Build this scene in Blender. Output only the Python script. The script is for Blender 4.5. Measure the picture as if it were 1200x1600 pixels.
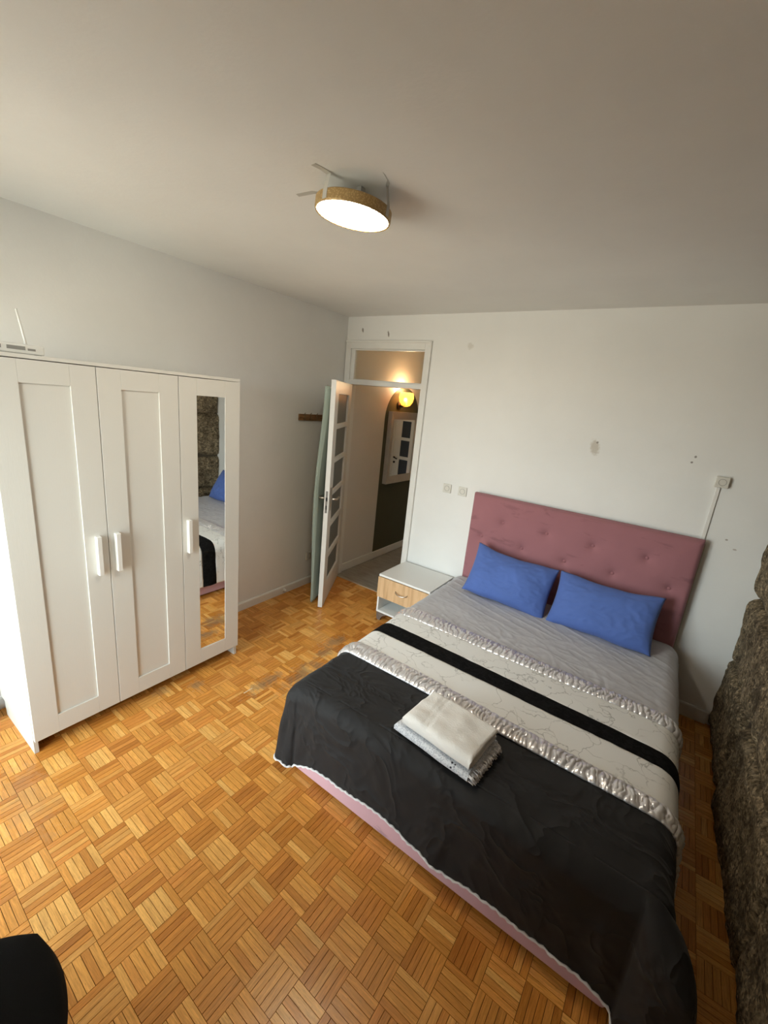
import bpy, bmesh, math, random
from mathutils import Vector, Matrix, noise
R = math.radians
rnd = random.Random(7)
scene = bpy.context.scene
for o in list(bpy.data.objects): bpy.data.objects.remove(o, do_unlink=True)

# ------------------------------------------------------------------ camera
F_PX = 654.6647
CAM_POS = Vector((2.75490769, -3.24954066, 1.85681592))
C_R = Vector((0.81636135, 0.56941782, 0.09652717))
C_U = Vector((-0.2227373, 0.15620821, 0.96228223))
C_W = Vector((-0.53286232, 0.80707022, -0.25435293))
cd = bpy.data.cameras.new('camera'); cam = bpy.data.objects.new('camera', cd)
scene.collection.objects.link(cam); scene.camera = cam
cd.sensor_fit = 'VERTICAL'; cd.sensor_height = 36.0; cd.lens = F_PX / 1600 * 36.0
cd.clip_start = 0.02; cd.clip_end = 100
cam.matrix_world = Matrix(((C_R.x, C_U.x, -C_W.x, CAM_POS.x), (C_R.y, C_U.y, -C_W.y, CAM_POS.y), (C_R.z, C_U.z, -C_W.z, CAM_POS.z), (0, 0, 0, 1)))

# ------------------------------------------------------------------ world, exposure
SKY = 9.8
EXPOSURE = 1.0
world = bpy.data.worlds.new('sky'); scene.world = world; world.use_nodes = True
nt = world.node_tree; nt.nodes.clear()
wo = nt.nodes.new('ShaderNodeOutputWorld'); bg = nt.nodes.new('ShaderNodeBackground')
tc = nt.nodes.new('ShaderNodeTexCoord'); sp = nt.nodes.new('ShaderNodeSeparateXYZ'); rp = nt.nodes.new('ShaderNodeValToRGB')
nt.links.new(tc.outputs['Generated'], sp.inputs[0]); nt.links.new(sp.outputs['Z'], rp.inputs[0])
mp = nt.nodes.new('ShaderNodeMapRange'); mp.inputs[1].default_value = -0.3; mp.inputs[2].default_value = 0.3
nt.links.new(sp.outputs['Z'], mp.inputs[0]); nt.links.new(mp.outputs[0], rp.inputs[0])
rp.color_ramp.elements[0].position = 0.42; rp.color_ramp.elements[0].color = (0.53, 0.50, 0.43, 1)
rp.color_ramp.elements[1].position = 0.58; rp.color_ramp.elements[1].color = (0.84, 0.95, 1.0, 1)
nt.links.new(rp.outputs[0], bg.inputs[0]); bg.inputs[1].default_value = SKY
nt.links.new(bg.outputs[0], wo.inputs[0])
vs = scene.view_settings
vs.view_transform = 'Standard'; vs.look = 'None'; vs.gamma = 1.0; vs.use_curve_mapping = False
vs.exposure = EXPOSURE
try: scene.display_settings.display_device = 'sRGB'
except Exception: pass

# room dimensions
H = 2.581; XR = 3.345; YF = -3.75
WIN = (0.12, 1.42, 0.12, 2.22)          # x0 x1 z0 z1 of the glazed opening behind the camera
pl = bpy.data.lights.new('window_portal', 'AREA'); pl.shape = 'RECTANGLE'
pl.size = WIN[1] - WIN[0]; pl.size_y = WIN[3] - WIN[2]; pl.cycles.is_portal = True
po = bpy.data.objects.new('window_portal', pl); scene.collection.objects.link(po)
po.location = ((WIN[0] + WIN[1]) / 2, YF - 0.16, (WIN[2] + WIN[3]) / 2); po.rotation_euler = (R(90), 0, 0)

# ------------------------------------------------------------------ helpers
col = scene.collection
def link(name, me, parent=None, mat=None):
    o = bpy.data.objects.new(name, me); col.objects.link(o)
    if mat is not None and me is not None and len(me.materials) == 0: me.materials.append(mat)
    if parent is not None: o.parent = parent
    return o
def mesh_obj(name, verts, faces, mat=None, parent=None, smooth=False):
    me = bpy.data.meshes.new(name); me.from_pydata([tuple(v) for v in verts], [], faces); me.update()
    if smooth: me.polygons.foreach_set('use_smooth', [True] * len(me.polygons))
    return link(name, me, parent, mat)
def bm_obj(name, bm, mat=None, parent=None, smooth=False):
    me = bpy.data.meshes.new(name); bmesh.ops.recalc_face_normals(bm, faces=bm.faces); bm.to_mesh(me); bm.free()
    if smooth: me.polygons.foreach_set('use_smooth', [True] * len(me.polygons))
    return link(name, me, parent, mat)
def add_box(bm, a, b, bev=0.0, seg=2):
    b2 = bmesh.new(); bmesh.ops.create_cube(b2, size=1)
    c = [(a[i] + b[i]) / 2 for i in range(3)]; s = [abs(b[i] - a[i]) for i in range(3)]
    for v in b2.verts: v.co = Vector((c[0] + v.co.x * s[0], c[1] + v.co.y * s[1], c[2] + v.co.z * s[2]))
    if bev > 0: bmesh.ops.bevel(b2, geom=list(b2.edges), offset=min(bev, min(s) * .45), segments=seg, affect='EDGES', profile=.5)
    join(bm, b2)
def join(bm, b2):
    m = {}
    for v in b2.verts: m[v] = bm.verts.new(v.co)
    for f in b2.faces:
        try: bm.faces.new([m[v] for v in f.verts])
        except ValueError: pass
    b2.free()
def box(name, a, b, mat, parent=None, bev=0.0, seg=2):
    bm = bmesh.new(); add_box(bm, a, b, bev, seg); return bm_obj(name, bm, mat, parent)
def add_prism(bm, pts, axis, lo, hi):
    def P(p, t): return {0: (t, p[0], p[1]), 1: (p[0], t, p[1]), 2: (p[0], p[1], t)}[axis]
    A = [bm.verts.new(P(p, lo)) for p in pts]; B = [bm.verts.new(P(p, hi)) for p in pts]
    bm.faces.new(A); bm.faces.new(B[::-1])
    for i in range(len(pts)):
        j = (i + 1) % len(pts); bm.faces.new((A[i], A[j], B[j], B[i]))
def add_cyl(bm, p0, p1, r0, r1=None, n=16, caps=True):
    p0, p1 = Vector(p0), Vector(p1); r1 = r0 if r1 is None else r1
    d = (p1 - p0).normalized(); a = d.orthogonal().normalized(); b = d.cross(a)
    A = []; B = []
    for i in range(n):
        t = 2 * math.pi * i / n; q = a * math.cos(t) + b * math.sin(t)
        A.append(bm.verts.new(p0 + q * r0)); B.append(bm.verts.new(p1 + q * r1))
    for i in range(n):
        j = (i + 1) % n; bm.faces.new((A[i], A[j], B[j], B[i]))
    if caps: bm.faces.new(A[::-1]); bm.faces.new(B)
def add_tube(bm, pts, r, n=8):
    pts = [Vector(p) for p in pts]; rings = []; prev = None
    for i, p in enumerate(pts):
        d = (pts[min(i + 1, len(pts) - 1)] - pts[max(i - 1, 0)]).normalized()
        a = d.orthogonal().normalized() if prev is None else (prev - d * prev.dot(d)).normalized()
        prev = a; b = d.cross(a); rr = r(i / (len(pts) - 1)) if callable(r) else r
        rings.append([bm.verts.new(p + (a * math.cos(2 * math.pi * k / n) + b * math.sin(2 * math.pi * k / n)) * rr) for k in range(n)])
    for A, B in zip(rings, rings[1:]):
        for k in range(n): bm.faces.new((A[k], A[(k + 1) % n], B[(k + 1) % n], B[k]))
    bm.faces.new(rings[0][::-1]); bm.faces.new(rings[-1])
def add_lathe(bm, prof, n=32, M=Matrix.Identity(4)):
    rings = []
    for r, z in prof:
        rings.append([bm.verts.new(M @ Vector((r * math.cos(2 * math.pi * k / n), r * math.sin(2 * math.pi * k / n), z))) for k in range(n)] if r > 1e-6 else [bm.verts.new(M @ Vector((0, 0, z)))])
    for A, B in zip(rings, rings[1:]):
        for k in range(n):
            q = [A[k % len(A)], A[(k + 1) % n % len(A)], B[(k + 1) % n % len(B)], B[k % len(B)]]
            q = list(dict.fromkeys(q))
            if len(q) > 2:
                try: bm.faces.new(q)
                except ValueError: pass
def grid_faces(nu, nv, off=0):
    return [(off + i * nv + j, off + (i + 1) * nv + j, off + (i + 1) * nv + j + 1, off + i * nv + j + 1) for i in range(nu - 1) for j in range(nv - 1)]
def empty(name, loc=(0, 0, 0), rz=0):
    o = bpy.data.objects.new(name, None); col.objects.link(o); o.location = loc; o.rotation_euler = (0, 0, rz)
    o.empty_display_size = .1; return o
def tag(o, label, cat=None, group=None, kind=None):
    o['label'] = label
    if cat: o['category'] = cat
    if group: o['group'] = group
    if kind: o['kind'] = kind
    return o
def lerp(a, b, t): return a + (b - a) * t
def N(x, y=0., z=0.): return noise.noise(Vector((x, y, z)))
def interp(xs, ys, x):
    if x <= xs[0]: return ys[0]
    for i in range(len(xs) - 1):
        if x <= xs[i + 1]:
            t = (x - xs[i]) / (xs[i + 1] - xs[i]); return lerp(ys[i], ys[i + 1], t * t * (3 - 2 * t))
    return ys[-1]

# ------------------------------------------------------------------ materials
class MT:
    def __init__(s, name):
        s.m = bpy.data.materials.new(name); s.m.use_nodes = True; s.t = s.m.node_tree; s.t.nodes.clear()
        s.out = s.n('ShaderNodeOutputMaterial'); s.p = s.n('ShaderNodeBsdfPrincipled'); s.l(s.p.outputs[0], s.out.inputs[0])
    def n(s, k, **kw):
        x = s.t.nodes.new(k)
        for a, b in kw.items(): setattr(x, a, b)
        return x
    def l(s, a, b): s.t.links.new(a, b)
    def set(s, **kw):
        for k, v in kw.items():
            i = s.p.inputs[k.replace('_', ' ')]
            if hasattr(v, 'is_linked') or isinstance(v, bpy.types.NodeSocket): s.l(v, i)
            else: i.default_value = v if not (isinstance(v, tuple) and len(v) == 3) else (*v, 1)
        return s
    def coord(s, kind='Object', scale=(1, 1, 1), loc=(0, 0, 0), rot=(0, 0, 0)):
        t = s.n('ShaderNodeTexCoord'); m = s.n('ShaderNodeMapping'); m.inputs['Scale'].default_value = scale; m.inputs['Location'].default_value = loc; m.inputs['Rotation'].default_value = rot
        s.l(t.outputs[kind], m.inputs[0]); return m.outputs[0]
    def noise(s, vec, scale=5, detail=4, rough=.55, dist=0):
        x = s.n('ShaderNodeTexNoise'); x.inputs['Scale'].default_value = scale; x.inputs['Detail'].default_value = detail; x.inputs['Roughness'].default_value = rough; x.inputs['Distortion'].default_value = dist
        if vec is not None: s.l(vec, x.inputs['Vector'])
        return x.outputs['Fac']
    def ramp(s, fac, *stops):
        x = s.n('ShaderNodeValToRGB'); e = x.color_ramp.elements
        while len(e) < len(stops): e.new(.5)
        for i, (p, c) in enumerate(stops): e[i].position = p; e[i].color = (*c, 1) if len(c) == 3 else c
        s.l(fac, x.inputs[0]); return x.outputs[0]
    def mix(s, fac, a, b, mode='MIX'):
        x = s.n('ShaderNodeMix', data_type='RGBA', blend_type=mode)
        for v, i in ((fac, 0), (a, 6), (b, 7)):
            if isinstance(v, bpy.types.NodeSocket): s.l(v, x.inputs[i])
            else: x.inputs[i].default_value = (*v, 1) if isinstance(v, tuple) and len(v) == 3 else v
        return x.outputs[2]
    def math(s, op, a, b=0.0, c=0.0):
        x = s.n('ShaderNodeMath', operation=op)
        for i, v in enumerate((a, b, c)):
            if isinstance(v, bpy.types.NodeSocket): s.l(v, x.inputs[i])
            else: x.inputs[i].default_value = v
        return x.outputs[0]
    def bump(s, h, strength=.3, dist=.01, normal=None):
        x = s.n('ShaderNodeBump'); x.inputs['Strength'].default_value = strength; x.inputs['Distance'].default_value = dist
        s.l(h, x.inputs['Height'])
        if normal is not None: s.l(normal, x.inputs['Normal'])
        s.l(x.outputs[0], s.p.inputs['Normal']); return x.outputs[0]
def simple(name, c, rough=.5, metal=0, bump=None, var=.0, **kw):
    m = MT(name); m.set(Roughness=rough, Metallic=metal)
    if var:
        f = m.noise(m.coord(), 6, 4); lo = tuple(x * (1 - var) for x in c); hi = tuple(min(1, x * (1 + var)) for x in c)
        m.set(Base_Color=m.ramp(f, (.3, lo), (.7, hi)))
    else: m.set(Base_Color=c)
    if bump: m.bump(m.noise(m.coord(), bump[0], 3), bump[1], bump[2] if len(bump) > 2 else .005)
    m.set(**kw); return m.m

def wall_paint(name, c, marks=()):
    m = MT(name); v = m.coord('Object')
    f = m.noise(v, 1.3, 5, .6); base = m.ramp(f, (.3, tuple(x * .955 for x in c)), (.7, tuple(min(1, x * 1.03) for x in c)))
    f2 = m.noise(v, 9, 4, .6); base = m.mix(m.ramp(f2, (.62, (0, 0, 0)), (.85, (.14, .14, .14))), base, tuple(x * .8 for x in c))
    for (p, s, a, cc, st) in marks:
        mm = m.n('ShaderNodeMapping'); t = m.n('ShaderNodeTexCoord'); m.l(t.outputs['Object'], mm.inputs[0])
        mm.vector_type = 'TEXTURE'; mm.inputs['Location'].default_value = p; mm.inputs['Rotation'].default_value = a; mm.inputs['Scale'].default_value = s
        ln = m.n('ShaderNodeVectorMath', operation='LENGTH'); m.l(mm.outputs[0], ln.inputs[0])
        w = m.noise(v, 60, 3); d = m.math('ADD', ln.outputs['Value'], m.math('MULTIPLY', m.math('SUBTRACT', w, .5), 1.2))
        base = m.mix(m.ramp(d, (.55, (st, st, st)), (1.0, (0, 0, 0))), base, cc)
    m.set(Base_Color=base, Roughness=.75)
    m.bump(m.math('ADD', m.math('MULTIPLY', m.noise(v, 4, 5), 1.0), m.math('MULTIPLY', m.noise(v, 90, 3), .12)), .25, .012)
    return m.m
PAINT = (0.83, 0.825, 0.80)
M = {}
M['wall'] = wall_paint('wall_paint', PAINT)
M['wall_back'] = wall_paint('wall_paint_marked', PAINT, marks=[
    ((2.301, 0, 1.69), (.034, .06, .062), (0, R(-12), 0), (.46, .40, .31), .6),
    ((2.31, 0, 1.725), (.008, .05, .008), (0, 0, 0), (.2, .17, .13), .8),
    ((2.872, 0, 1.711), (.008, .05, .008), (0, 0, 0), (.15, .12, .1), .8),
    ((2.86, 0, 1.675), (.008, .05, .008), (0, 0, 0), (.15, .12, .1), .8),
    ((.179, 0, 2.464), (.012, .05, .024), (0, R(-14), 0), (.28, .25, .21), .95),
    ((.469, 0, 2.431), (.010, .05, .030), (0, R(-12), 0), (.25, .22, .18), .95),
    ((1.264, 0, 2.339), (.03, .05, .03), (0, 0, 0), (.62, .59, .53), .6),
    ((3.14, 0, 1.24), (.008, .05, .006), (0, 0, 0), (.2, .15, .1), .7),
    ((3.19, 0, 1.19), (.012, .05, .006), (0, 0, 0), (.3, .22, .16), .6)])
M['ceil'] = wall_paint('ceiling_paint', (.80, .80, .77))
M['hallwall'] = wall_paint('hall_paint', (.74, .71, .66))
M['white'] = simple('white_gloss_paint', (.80, .79, .75), .35, var=.03)
M['wardrobe'] = MT('white_grained_foil')
_m = M['wardrobe']; _v = _m.coord('Object', (60, 60, 6)); _m.set(Base_Color=(.70, .69, .645), Roughness=.42); _m.bump(_m.noise(_v, 4, 3), .12, .002); M['wardrobe'] = _m.m
M['lamwhite'] = simple('white_laminate', (.80, .81, .79), .35)
M['plastic'] = simple('white_plastic', (.80, .79, .75), .35)
M['greyslot'] = simple('grey_slot', (.28, .27, .25), .6)
M['dark'] = simple('dark_recess', (.02, .02, .02), .6)
M['chrome'] = simple('brushed_nickel', (.62, .58, .52), .3, 1.0)
M['mirror'] = simple('mirror_silver', (.86, .88, .87), .015, 1.0)
M['black_chair'] = simple('black_wool', (.006, .006, .006), .95, bump=(400, .4, .002), Specular_IOR_Level=.15)
def glass(name, tint, refl=.12, alpha_rough=.05):
    m = MT(name); m.t.nodes.remove(m.p)
    a = m.n('ShaderNodeBsdfTransparent'); a.inputs[0].default_value = (*tint, 1); g = m.n('ShaderNodeBsdfGlossy'); g.inputs['Roughness'].default_value = alpha_rough
    f = m.n('ShaderNodeFresnel'); f.inputs[0].default_value = 1.5; x = m.n('ShaderNodeMixShader')
    m.l(f.outputs[0], x.inputs[0]); m.l(a.outputs[0], x.inputs[1]); m.l(g.outputs[0], x.inputs[2]); m.l(x.outputs[0], m.out.inputs[0]); return m.m
M['glass'] = glass('clear_pane', (.97, .98, .97))
M['doorglass'] = MT('frosted_ribbed_pane')
_m = M['doorglass']; _v = _m.coord('Object', (1, 1, .05)); _m.set(Base_Color=(.17, .18, .165), Roughness=.35, Alpha=.8); _m.bump(_m.noise(_v, 160, 2), .3, .003); M['doorglass'] = _m.m
def velvet(name, c):
    m = MT(name); v = m.coord('Object')
    st = m.noise(m.coord('Object', (2.2, 2, 7), rot=(0, R(14), 0)), 2.2, 4, .6, .3); big = m.noise(v, 1.6, 3)
    f = m.ramp(st, (.60, c), (.68, tuple(x * .74 for x in c)))
    f = m.mix(m.ramp(big, (.35, (0, 0, 0)), (.7, (.5, .5, .5))), f, tuple(min(1, x * 1.18) for x in c))
    m.set(Base_Color=f, Roughness=.9, Sheen_Weight=.3, Sheen_Roughness=.45, Sheen_Tint=(.95, .75, .78, 1))
    m.bump(m.noise(v, 300, 2), .12, .002); return m.m
M['velvet'] = velvet('pink_velvet', (.335, .142, .160))
M['velvet_base'] = velvet('pink_velvet_base', (.62, .38, .43))
def cloth(name, c, rough=.9, weave=700, sheen=.1, bump=.15, var=.06, bd=.001):
    m = MT(name); v = m.coord('Object'); f = m.noise(v, 5, 5)
    m.set(Base_Color=m.ramp(f, (.3, tuple(x * (1 - var) for x in c)), (.7, tuple(min(1, x * (1 + var)) for x in c))), Roughness=rough, Sheen_Weight=sheen, Sheen_Roughness=.5)
    m.bump(m.noise(v, weave, 2), bump, bd); return m.m
m = MT('black_cotton'); v = m.coord('Object'); w1 = m.noise(m.coord('Object', (2.2, 3.4, 2.2), rot=(0, 0, R(25))), 1.5, 3, .5, .7); rg = m.math('ABSOLUTE', m.math('SUBTRACT', w1, .5))
m.set(Base_Color=(.0115, .011, .012), Roughness=.75, Specular_IOR_Level=.35, Sheen_Weight=.05)
m.bump(m.math('ADD', m.math('POWER', m.math('SUBTRACT', 1.0, m.math('MULTIPLY', rg, 2.0)), 8.0), m.math('MULTIPLY', m.noise(v, 600, 2), .03)), .42, .025); M['black_cloth'] = m.m
M['grey_cloth'] = cloth('grey_jersey', (.51, .51, .54), .75, sheen=.15)
M['satin'] = simple('silver_satin', (.76, .745, .76), .28, .55)
M['blue'] = cloth('blue_cotton', (.085, .155, .45), .85)
M['trim'] = simple('white_lace', (.75, .73, .74), .8)
M['sage'] = cloth('sage_cotton', (.36, .43, .37), .9)
m = MT('black_plush'); v = m.coord('Object'); f = m.noise(v, 38, 4, .6, 1.2)
m.set(Base_Color=m.ramp(f, (.42, (.003, .003, .003)), (.6, (.010, .0095, .010))), Roughness=.9, Specular_IOR_Level=.12); m.bump(f, .5, .006); M['black_plush'] = m.m
m = MT('marble_print'); v = m.coord('Object')
vo = m.n('ShaderNodeTexVoronoi', feature='DISTANCE_TO_EDGE'); vo.inputs['Scale'].default_value = 7.5
nz = m.n('ShaderNodeTexNoise'); nz.inputs['Scale'].default_value = 7; nz.inputs['Detail'].default_value = 5; m.l(v, nz.inputs['Vector'])
mx = m.n('ShaderNodeVectorMath', operation='MULTIPLY_ADD'); mx.inputs[1].default_value = (.28, .28, .28); m.l(nz.outputs['Color'], mx.inputs[0]); m.l(v, mx.inputs[2]); m.l(mx.outputs[0], vo.inputs['Vector'])
gate = m.ramp(m.noise(v, 5.5, 3), (.40, (0, 0, 0)), (.52, (1, 1, 1)))
vein = m.ramp(vo.outputs['Distance'], (.0, (1, 1, 1)), (.030, (0, 0, 0)))
fine = m.n('ShaderNodeMath', operation='MULTIPLY'); m.l(vein, fine.inputs[0]); m.l(gate, fine.inputs[1])
m.set(Base_Color=m.mix(m.math('MULTIPLY', fine.outputs[0], .6), (.80, .80, .785), (.20, .20, .19)), Roughness=.7, Sheen_Weight=.1); M['marble'] = m.m
m = MT('oak_veneer'); v = m.coord('Object', (12, 12, .9)); f = m.noise(v, 3, 6, .6, .4)
m.set(Base_Color=m.ramp(f, (.3, (.46, .27, .13)), (.5, (.62, .40, .21)), (.72, (.72, .49, .28))), Roughness=.5); M['oak'] = m.m
m = MT('rack_wood'); v = m.coord('Object', (20, 2, 20)); f = m.noise(v, 3, 5, .6, .4)
m.set(Base_Color=m.ramp(f, (.3, (.13, .06, .02)), (.7, (.36, .19, .08))), Roughness=.5); M['rack'] = m.m
m = MT('stained_foot'); m.set(Base_Color=m.ramp(m.noise(m.coord('Object', (8, 8, 30)), 3, 4), (.3, (.10, .075, .06)), (.7, (.22, .17, .14))), Roughness=.4); M['foot'] = m.m
m = MT('parquet_wood'); at = m.n('ShaderNodeAttribute', attribute_name='tint'); uv = m.n('ShaderNodeUVMap', uv_map='UVMap')
mp_ = m.n('ShaderNodeMapping'); mp_.inputs['Scale'].default_value = (14, 190, 1); m.l(uv.outputs[0], mp_.inputs[0])
g = m.noise(mp_.outputs[0], 1.0, 5, .6, .6)
mp2 = m.n('ShaderNodeMapping'); mp2.inputs['Scale'].default_value = (55, 620, 1); m.l(uv.outputs[0], mp2.inputs[0])
g2 = m.noise(mp2.outputs[0], 1.0, 2, .5)
c1 = m.mix(m.ramp(g, (.28, (0, 0, 0)), (.72, (1, 1, 1))), (.72, .66, .60), (1.16, 1.14, 1.1))
c2 = m.mix(1.0, at.outputs['Color'], c1, 'MULTIPLY')
c2 = m.mix(m.ramp(g2, (.62, (0, 0, 0)), (.74, (.55, .55, .55))), c2, (.10, .05, .018))
# worn grey scuffs where the lacquer has gone
geo = m.n('ShaderNodeNewGeometry'); wn = m.noise(geo.outputs['Position'], 16, 6, .75)
wear = None
for (p, s, rz, st) in [((1.02, -1.42, 0), (.10, .22, 1), R(10), .85), ((.91, -.97, 0), (.07, .13, 1), R(-15), .95), ((.95, -1.12, 0), (.06, .14, 1), 0, .8), ((.90, -1.66, 0), (.06, .16, 1), R(5), .95), ((.60, -1.95, 0), (.05, .05, 1), 0, .8), ((.50, -2.12, 0), (.05, .05, 1), 0, .6), ((.75, -2.85, 0), (.25, .12, 1), R(10), .35)]:
    mm = m.n('ShaderNodeMapping', vector_type='TEXTURE'); mm.inputs['Location'].default_value = p; mm.inputs['Rotation'].default_value = (0, 0, rz); mm.inputs['Scale'].default_value = s
    m.l(geo.outputs['Position'], mm.inputs[0]); ln = m.n('ShaderNodeVectorMath', operation='LENGTH'); m.l(mm.outputs[0], ln.inputs[0])
    d = m.math('ADD', ln.outputs['Value'], m.math('MULTIPLY', m.math('SUBTRACT', wn, .5), 4.2))
    rr = m.ramp(d, (.25, (st, st, st)), (1.0, (0, 0, 0)))
    wear = rr if wear is None else m.math('MAXIMUM', wear, rr)
c2 = m.mix(m.math('MULTIPLY', wear, .62), c2, (.20, .155, .10))
m.set(Base_Color=c2, Roughness=m.math('ADD', .27, m.math('MULTIPLY', wear, .2)), Specular_IOR_Level=.36)
m.bump(m.math('ADD', m.math('MULTIPLY', g, .6), m.math('MULTIPLY', m.noise(geo.outputs['Position'], 14, 2), 1.2)), .10, .004)
M['parquet'] = m.m
M['screed'] = simple('dark_joint', (.035, .018, .008), .9)
m = MT('granite'); v = m.coord('Object')
n1 = m.noise(v, 3.2, 6, .65); n2 = m.noise(v, 38, 5, .75); n3 = m.noise(v, 130, 3, .7)
c = m.ramp(n2, (.30, (.045, .034, .021)), (.45, (.21, .165, .105)), (.60, (.38, .31, .21)), (.78, (.55, .48, .36)))
c = m.mix(m.ramp(n1, (.32, (.65, .65, .65)), (.5, (0, 0, 0))), c, (.11, .083, .052))
c = m.mix(m.ramp(n3, (.58, (0, 0, 0)), (.7, (.7, .7, .7))), c, (.03, .022, .014))
gv = m.n('ShaderNodeTexVoronoi'); gv.inputs['Scale'].default_value = 95; m.l(v, gv.inputs['Vector']); gs = m.n('ShaderNodeSeparateColor'); m.l(gv.outputs['Color'], gs.inputs[0]); c = m.mix(.8, c, m.ramp(gs.outputs[0], (.0, (.25, .25, .25)), (.45, (.85, .82, .78)), (.8, (1.15, 1.1, 1.0)), (1.0, (2.0, 1.9, 1.75))), 'MULTIPLY')
n4 = m.noise(v, 11, 4, .6); c = m.mix(m.ramp(n4, (.36, (.6, .6, .6)), (.5, (0, 0, 0))), c, (.05, .037, .023)); c = m.mix(m.ramp(n4, (.58, (0, 0, 0)), (.72, (.45, .45, .45))), c, (.46, .37, .25))
m.set(Base_Color=c, Roughness=.92, Specular_IOR_Level=.2)
m.bump(m.math('ADD', m.math('ADD', m.math('MULTIPLY', n2, .7), m.math('MULTIPLY', gs.outputs[0], .25)), m.math('MULTIPLY', n4, 1.6)), .8, .02); M['granite'] = m.m
M['mortar'] = simple('earth_mortar', (.085, .065, .042), .95, bump=(60, .8, .02), var=.3)
m = MT('grey_laminate'); v = m.coord('Object', (3, 14, 1)); f = m.noise(v, 2, 5, .6, .3)
m.set(Base_Color=m.ramp(f, (.3, (.23, .205, .165)), (.7, (.36, .33, .28))), Roughness=.35); M['hallfloor'] = m.m
M['olive'] = wall_paint('olive_paint', (.085, .085, .048))
def emis(name, c, s):
    m = MT(name); m.set(Base_Color=(.8, .8, .78), Emission_Color=c, Emission_Strength=s); return m.m
M['diffuser'] = emis('lit_diffuser', (1, .88, .70), 36.0)
m = MT('gold_pattern_band'); v = m.coord('Object', (1, 1, 1)); vo = m.n('ShaderNodeTexVoronoi'); vo.inputs['Scale'].default_value = 160; m.l(v, vo.inputs['Vector'])
m.set(Base_Color=m.ramp(vo.outputs['Distance'], (.1, (.62, .44, .20)), (.5, (.40, .26, .10))), Roughness=.45, Metallic=.2); M['gold'] = m.m
M['tape'] = simple('translucent_tape', (.62, .60, .54), .5, Alpha=.75)
M['terry'] = cloth('white_terry', (.80, .79, .77), .95, weave=150, sheen=.3, bump=.6, bd=.003)
m = MT('grey_jacquard'); v = m.coord('Object', (1, 1, 1)); wv = m.n('ShaderNodeTexVoronoi'); wv.inputs['Scale'].default_value = 150; m.l(v, wv.inputs['Vector'])
cj = m.ramp(wv.outputs['Distance'], (.2, (.40, .42, .48)), (.6, (.66, .68, .72)))
dv = m.n('ShaderNodeTexVoronoi'); dv.inputs['Scale'].default_value = 62; m.l(v, dv.inputs['Vector'])
sx = m.n('ShaderNodeSeparateXYZ'); m.l(v, sx.inputs[0])
band = m.math('MULTIPLY', m.math('GREATER_THAN', sx.outputs['X'], .085), m.math('LESS_THAN', sx.outputs['X'], .155))
dot = m.math('MULTIPLY', m.math('LESS_THAN', dv.outputs['Distance'], .26), band)
m.set(Base_Color=m.mix(dot, cj, (.03, .03, .045)), Roughness=.95, Sheen_Weight=.2); m.bump(wv.outputs['Distance'], .5, .003); M['jacquard'] = m.m

# ------------------------------------------------------------------ setting
# floor with mosaic parquet
floor = tag(box('floor', (-.02, YF - .12, -.05), (XR + .12, .02, -.007), M['screed']), 'orange-brown mosaic parquet floor of the bedroom in basket-weave squares', 'floor', kind='structure')
TH = -0.0208; P0 = Vector((1.7679, -2.7692)); PT = 0.1203
ei = Vector((math.cos(TH), math.sin(TH))); ej = Vector((-ei.y, ei.x))
def to_px(P):
    d = Vector(P) - CAM_POS; w = d.dot(C_W)
    if w < .05: return None
    return (600 + F_PX * d.dot(C_R) / w, 800 - F_PX * d.dot(C_U) / w, w)
TONES = [(.67, .310, .070), (.71, .345, .088), (.61, .270, .060), (.55, .235, .048), (.77, .405, .115), (.68, .300, .076), (.48, .190, .040), (.80, .450, .140), (.63, .282, .065)]
prnd = random.Random(11)
strips = []
for i in range(-18, 15):
    for j in range(-10, 25):
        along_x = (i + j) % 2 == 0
        base = prnd.choice(TONES)
        for k in range(5):
            tone = base if prnd.random() < .6 else prnd.choice(TONES)
            kx = prnd.uniform(.92, 1.10); tone = tuple(lerp(c, mc, .26) * kx for c, mc in zip(tone, (.70, .315, .060)))
            tone = tuple(c * k_ for c, k_ in zip(tone, (1.07, 1.10, 1.12) if along_x else (.94, .88, .80)))  # x strips lightened, y strips darkened: window gloss on the grain painted in
            lo, hi = (k + .024) / 5, (k + .976) / 5
            a0, a1, b0, b1 = (.004, .996, lo, hi) if along_x else (lo, hi, .004, .996)
            q = []
            for (u, v_) in ((a0, b0), (a1, b0), (a1, b1), (a0, b1)):
                p = P0 + ei * (i + u) * PT + ej * (j + v_) * PT
                q.append((min(max(p.x, 0.0), XR + .02), min(max(p.y, YF), 0.0)))
            w_ = max(p[0] for p in q) - min(p[0] for p in q); h_ = max(p[1] for p in q) - min(p[1] for p in q)
            if w_ < .008 or h_ < .008: continue
            dz = prnd.uniform(-.0004, 0.0)
            c = (sum(p[0] for p in q) / 4, sum(p[1] for p in q) / 4)
            vis = 0
            hid = (1.46 < c[0] < 3.05 and -2.0 < c[1] < 0) or (c[0] < .5 and -2.75 < c[1] < -1.57)
            if not hid:
                pp = [to_px((x, y, 0)) for x, y in q]
                if all(pp) and all(0 < p[0] < 1200 and 0 < p[1] < 1600 for p in pp):
                    vis = abs(sum(pp[n][0] * pp[(n + 1) % 4][1] - pp[(n + 1) % 4][0] * pp[n][1] for n in range(4))) / 2
                    if pp[0][0] < 115 and pp[0][1] > 1465: vis = 0
                    if pp[0][0] > 1040: vis = 0
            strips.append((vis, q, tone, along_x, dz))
strips.sort(key=lambda s: -s[0])
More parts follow.
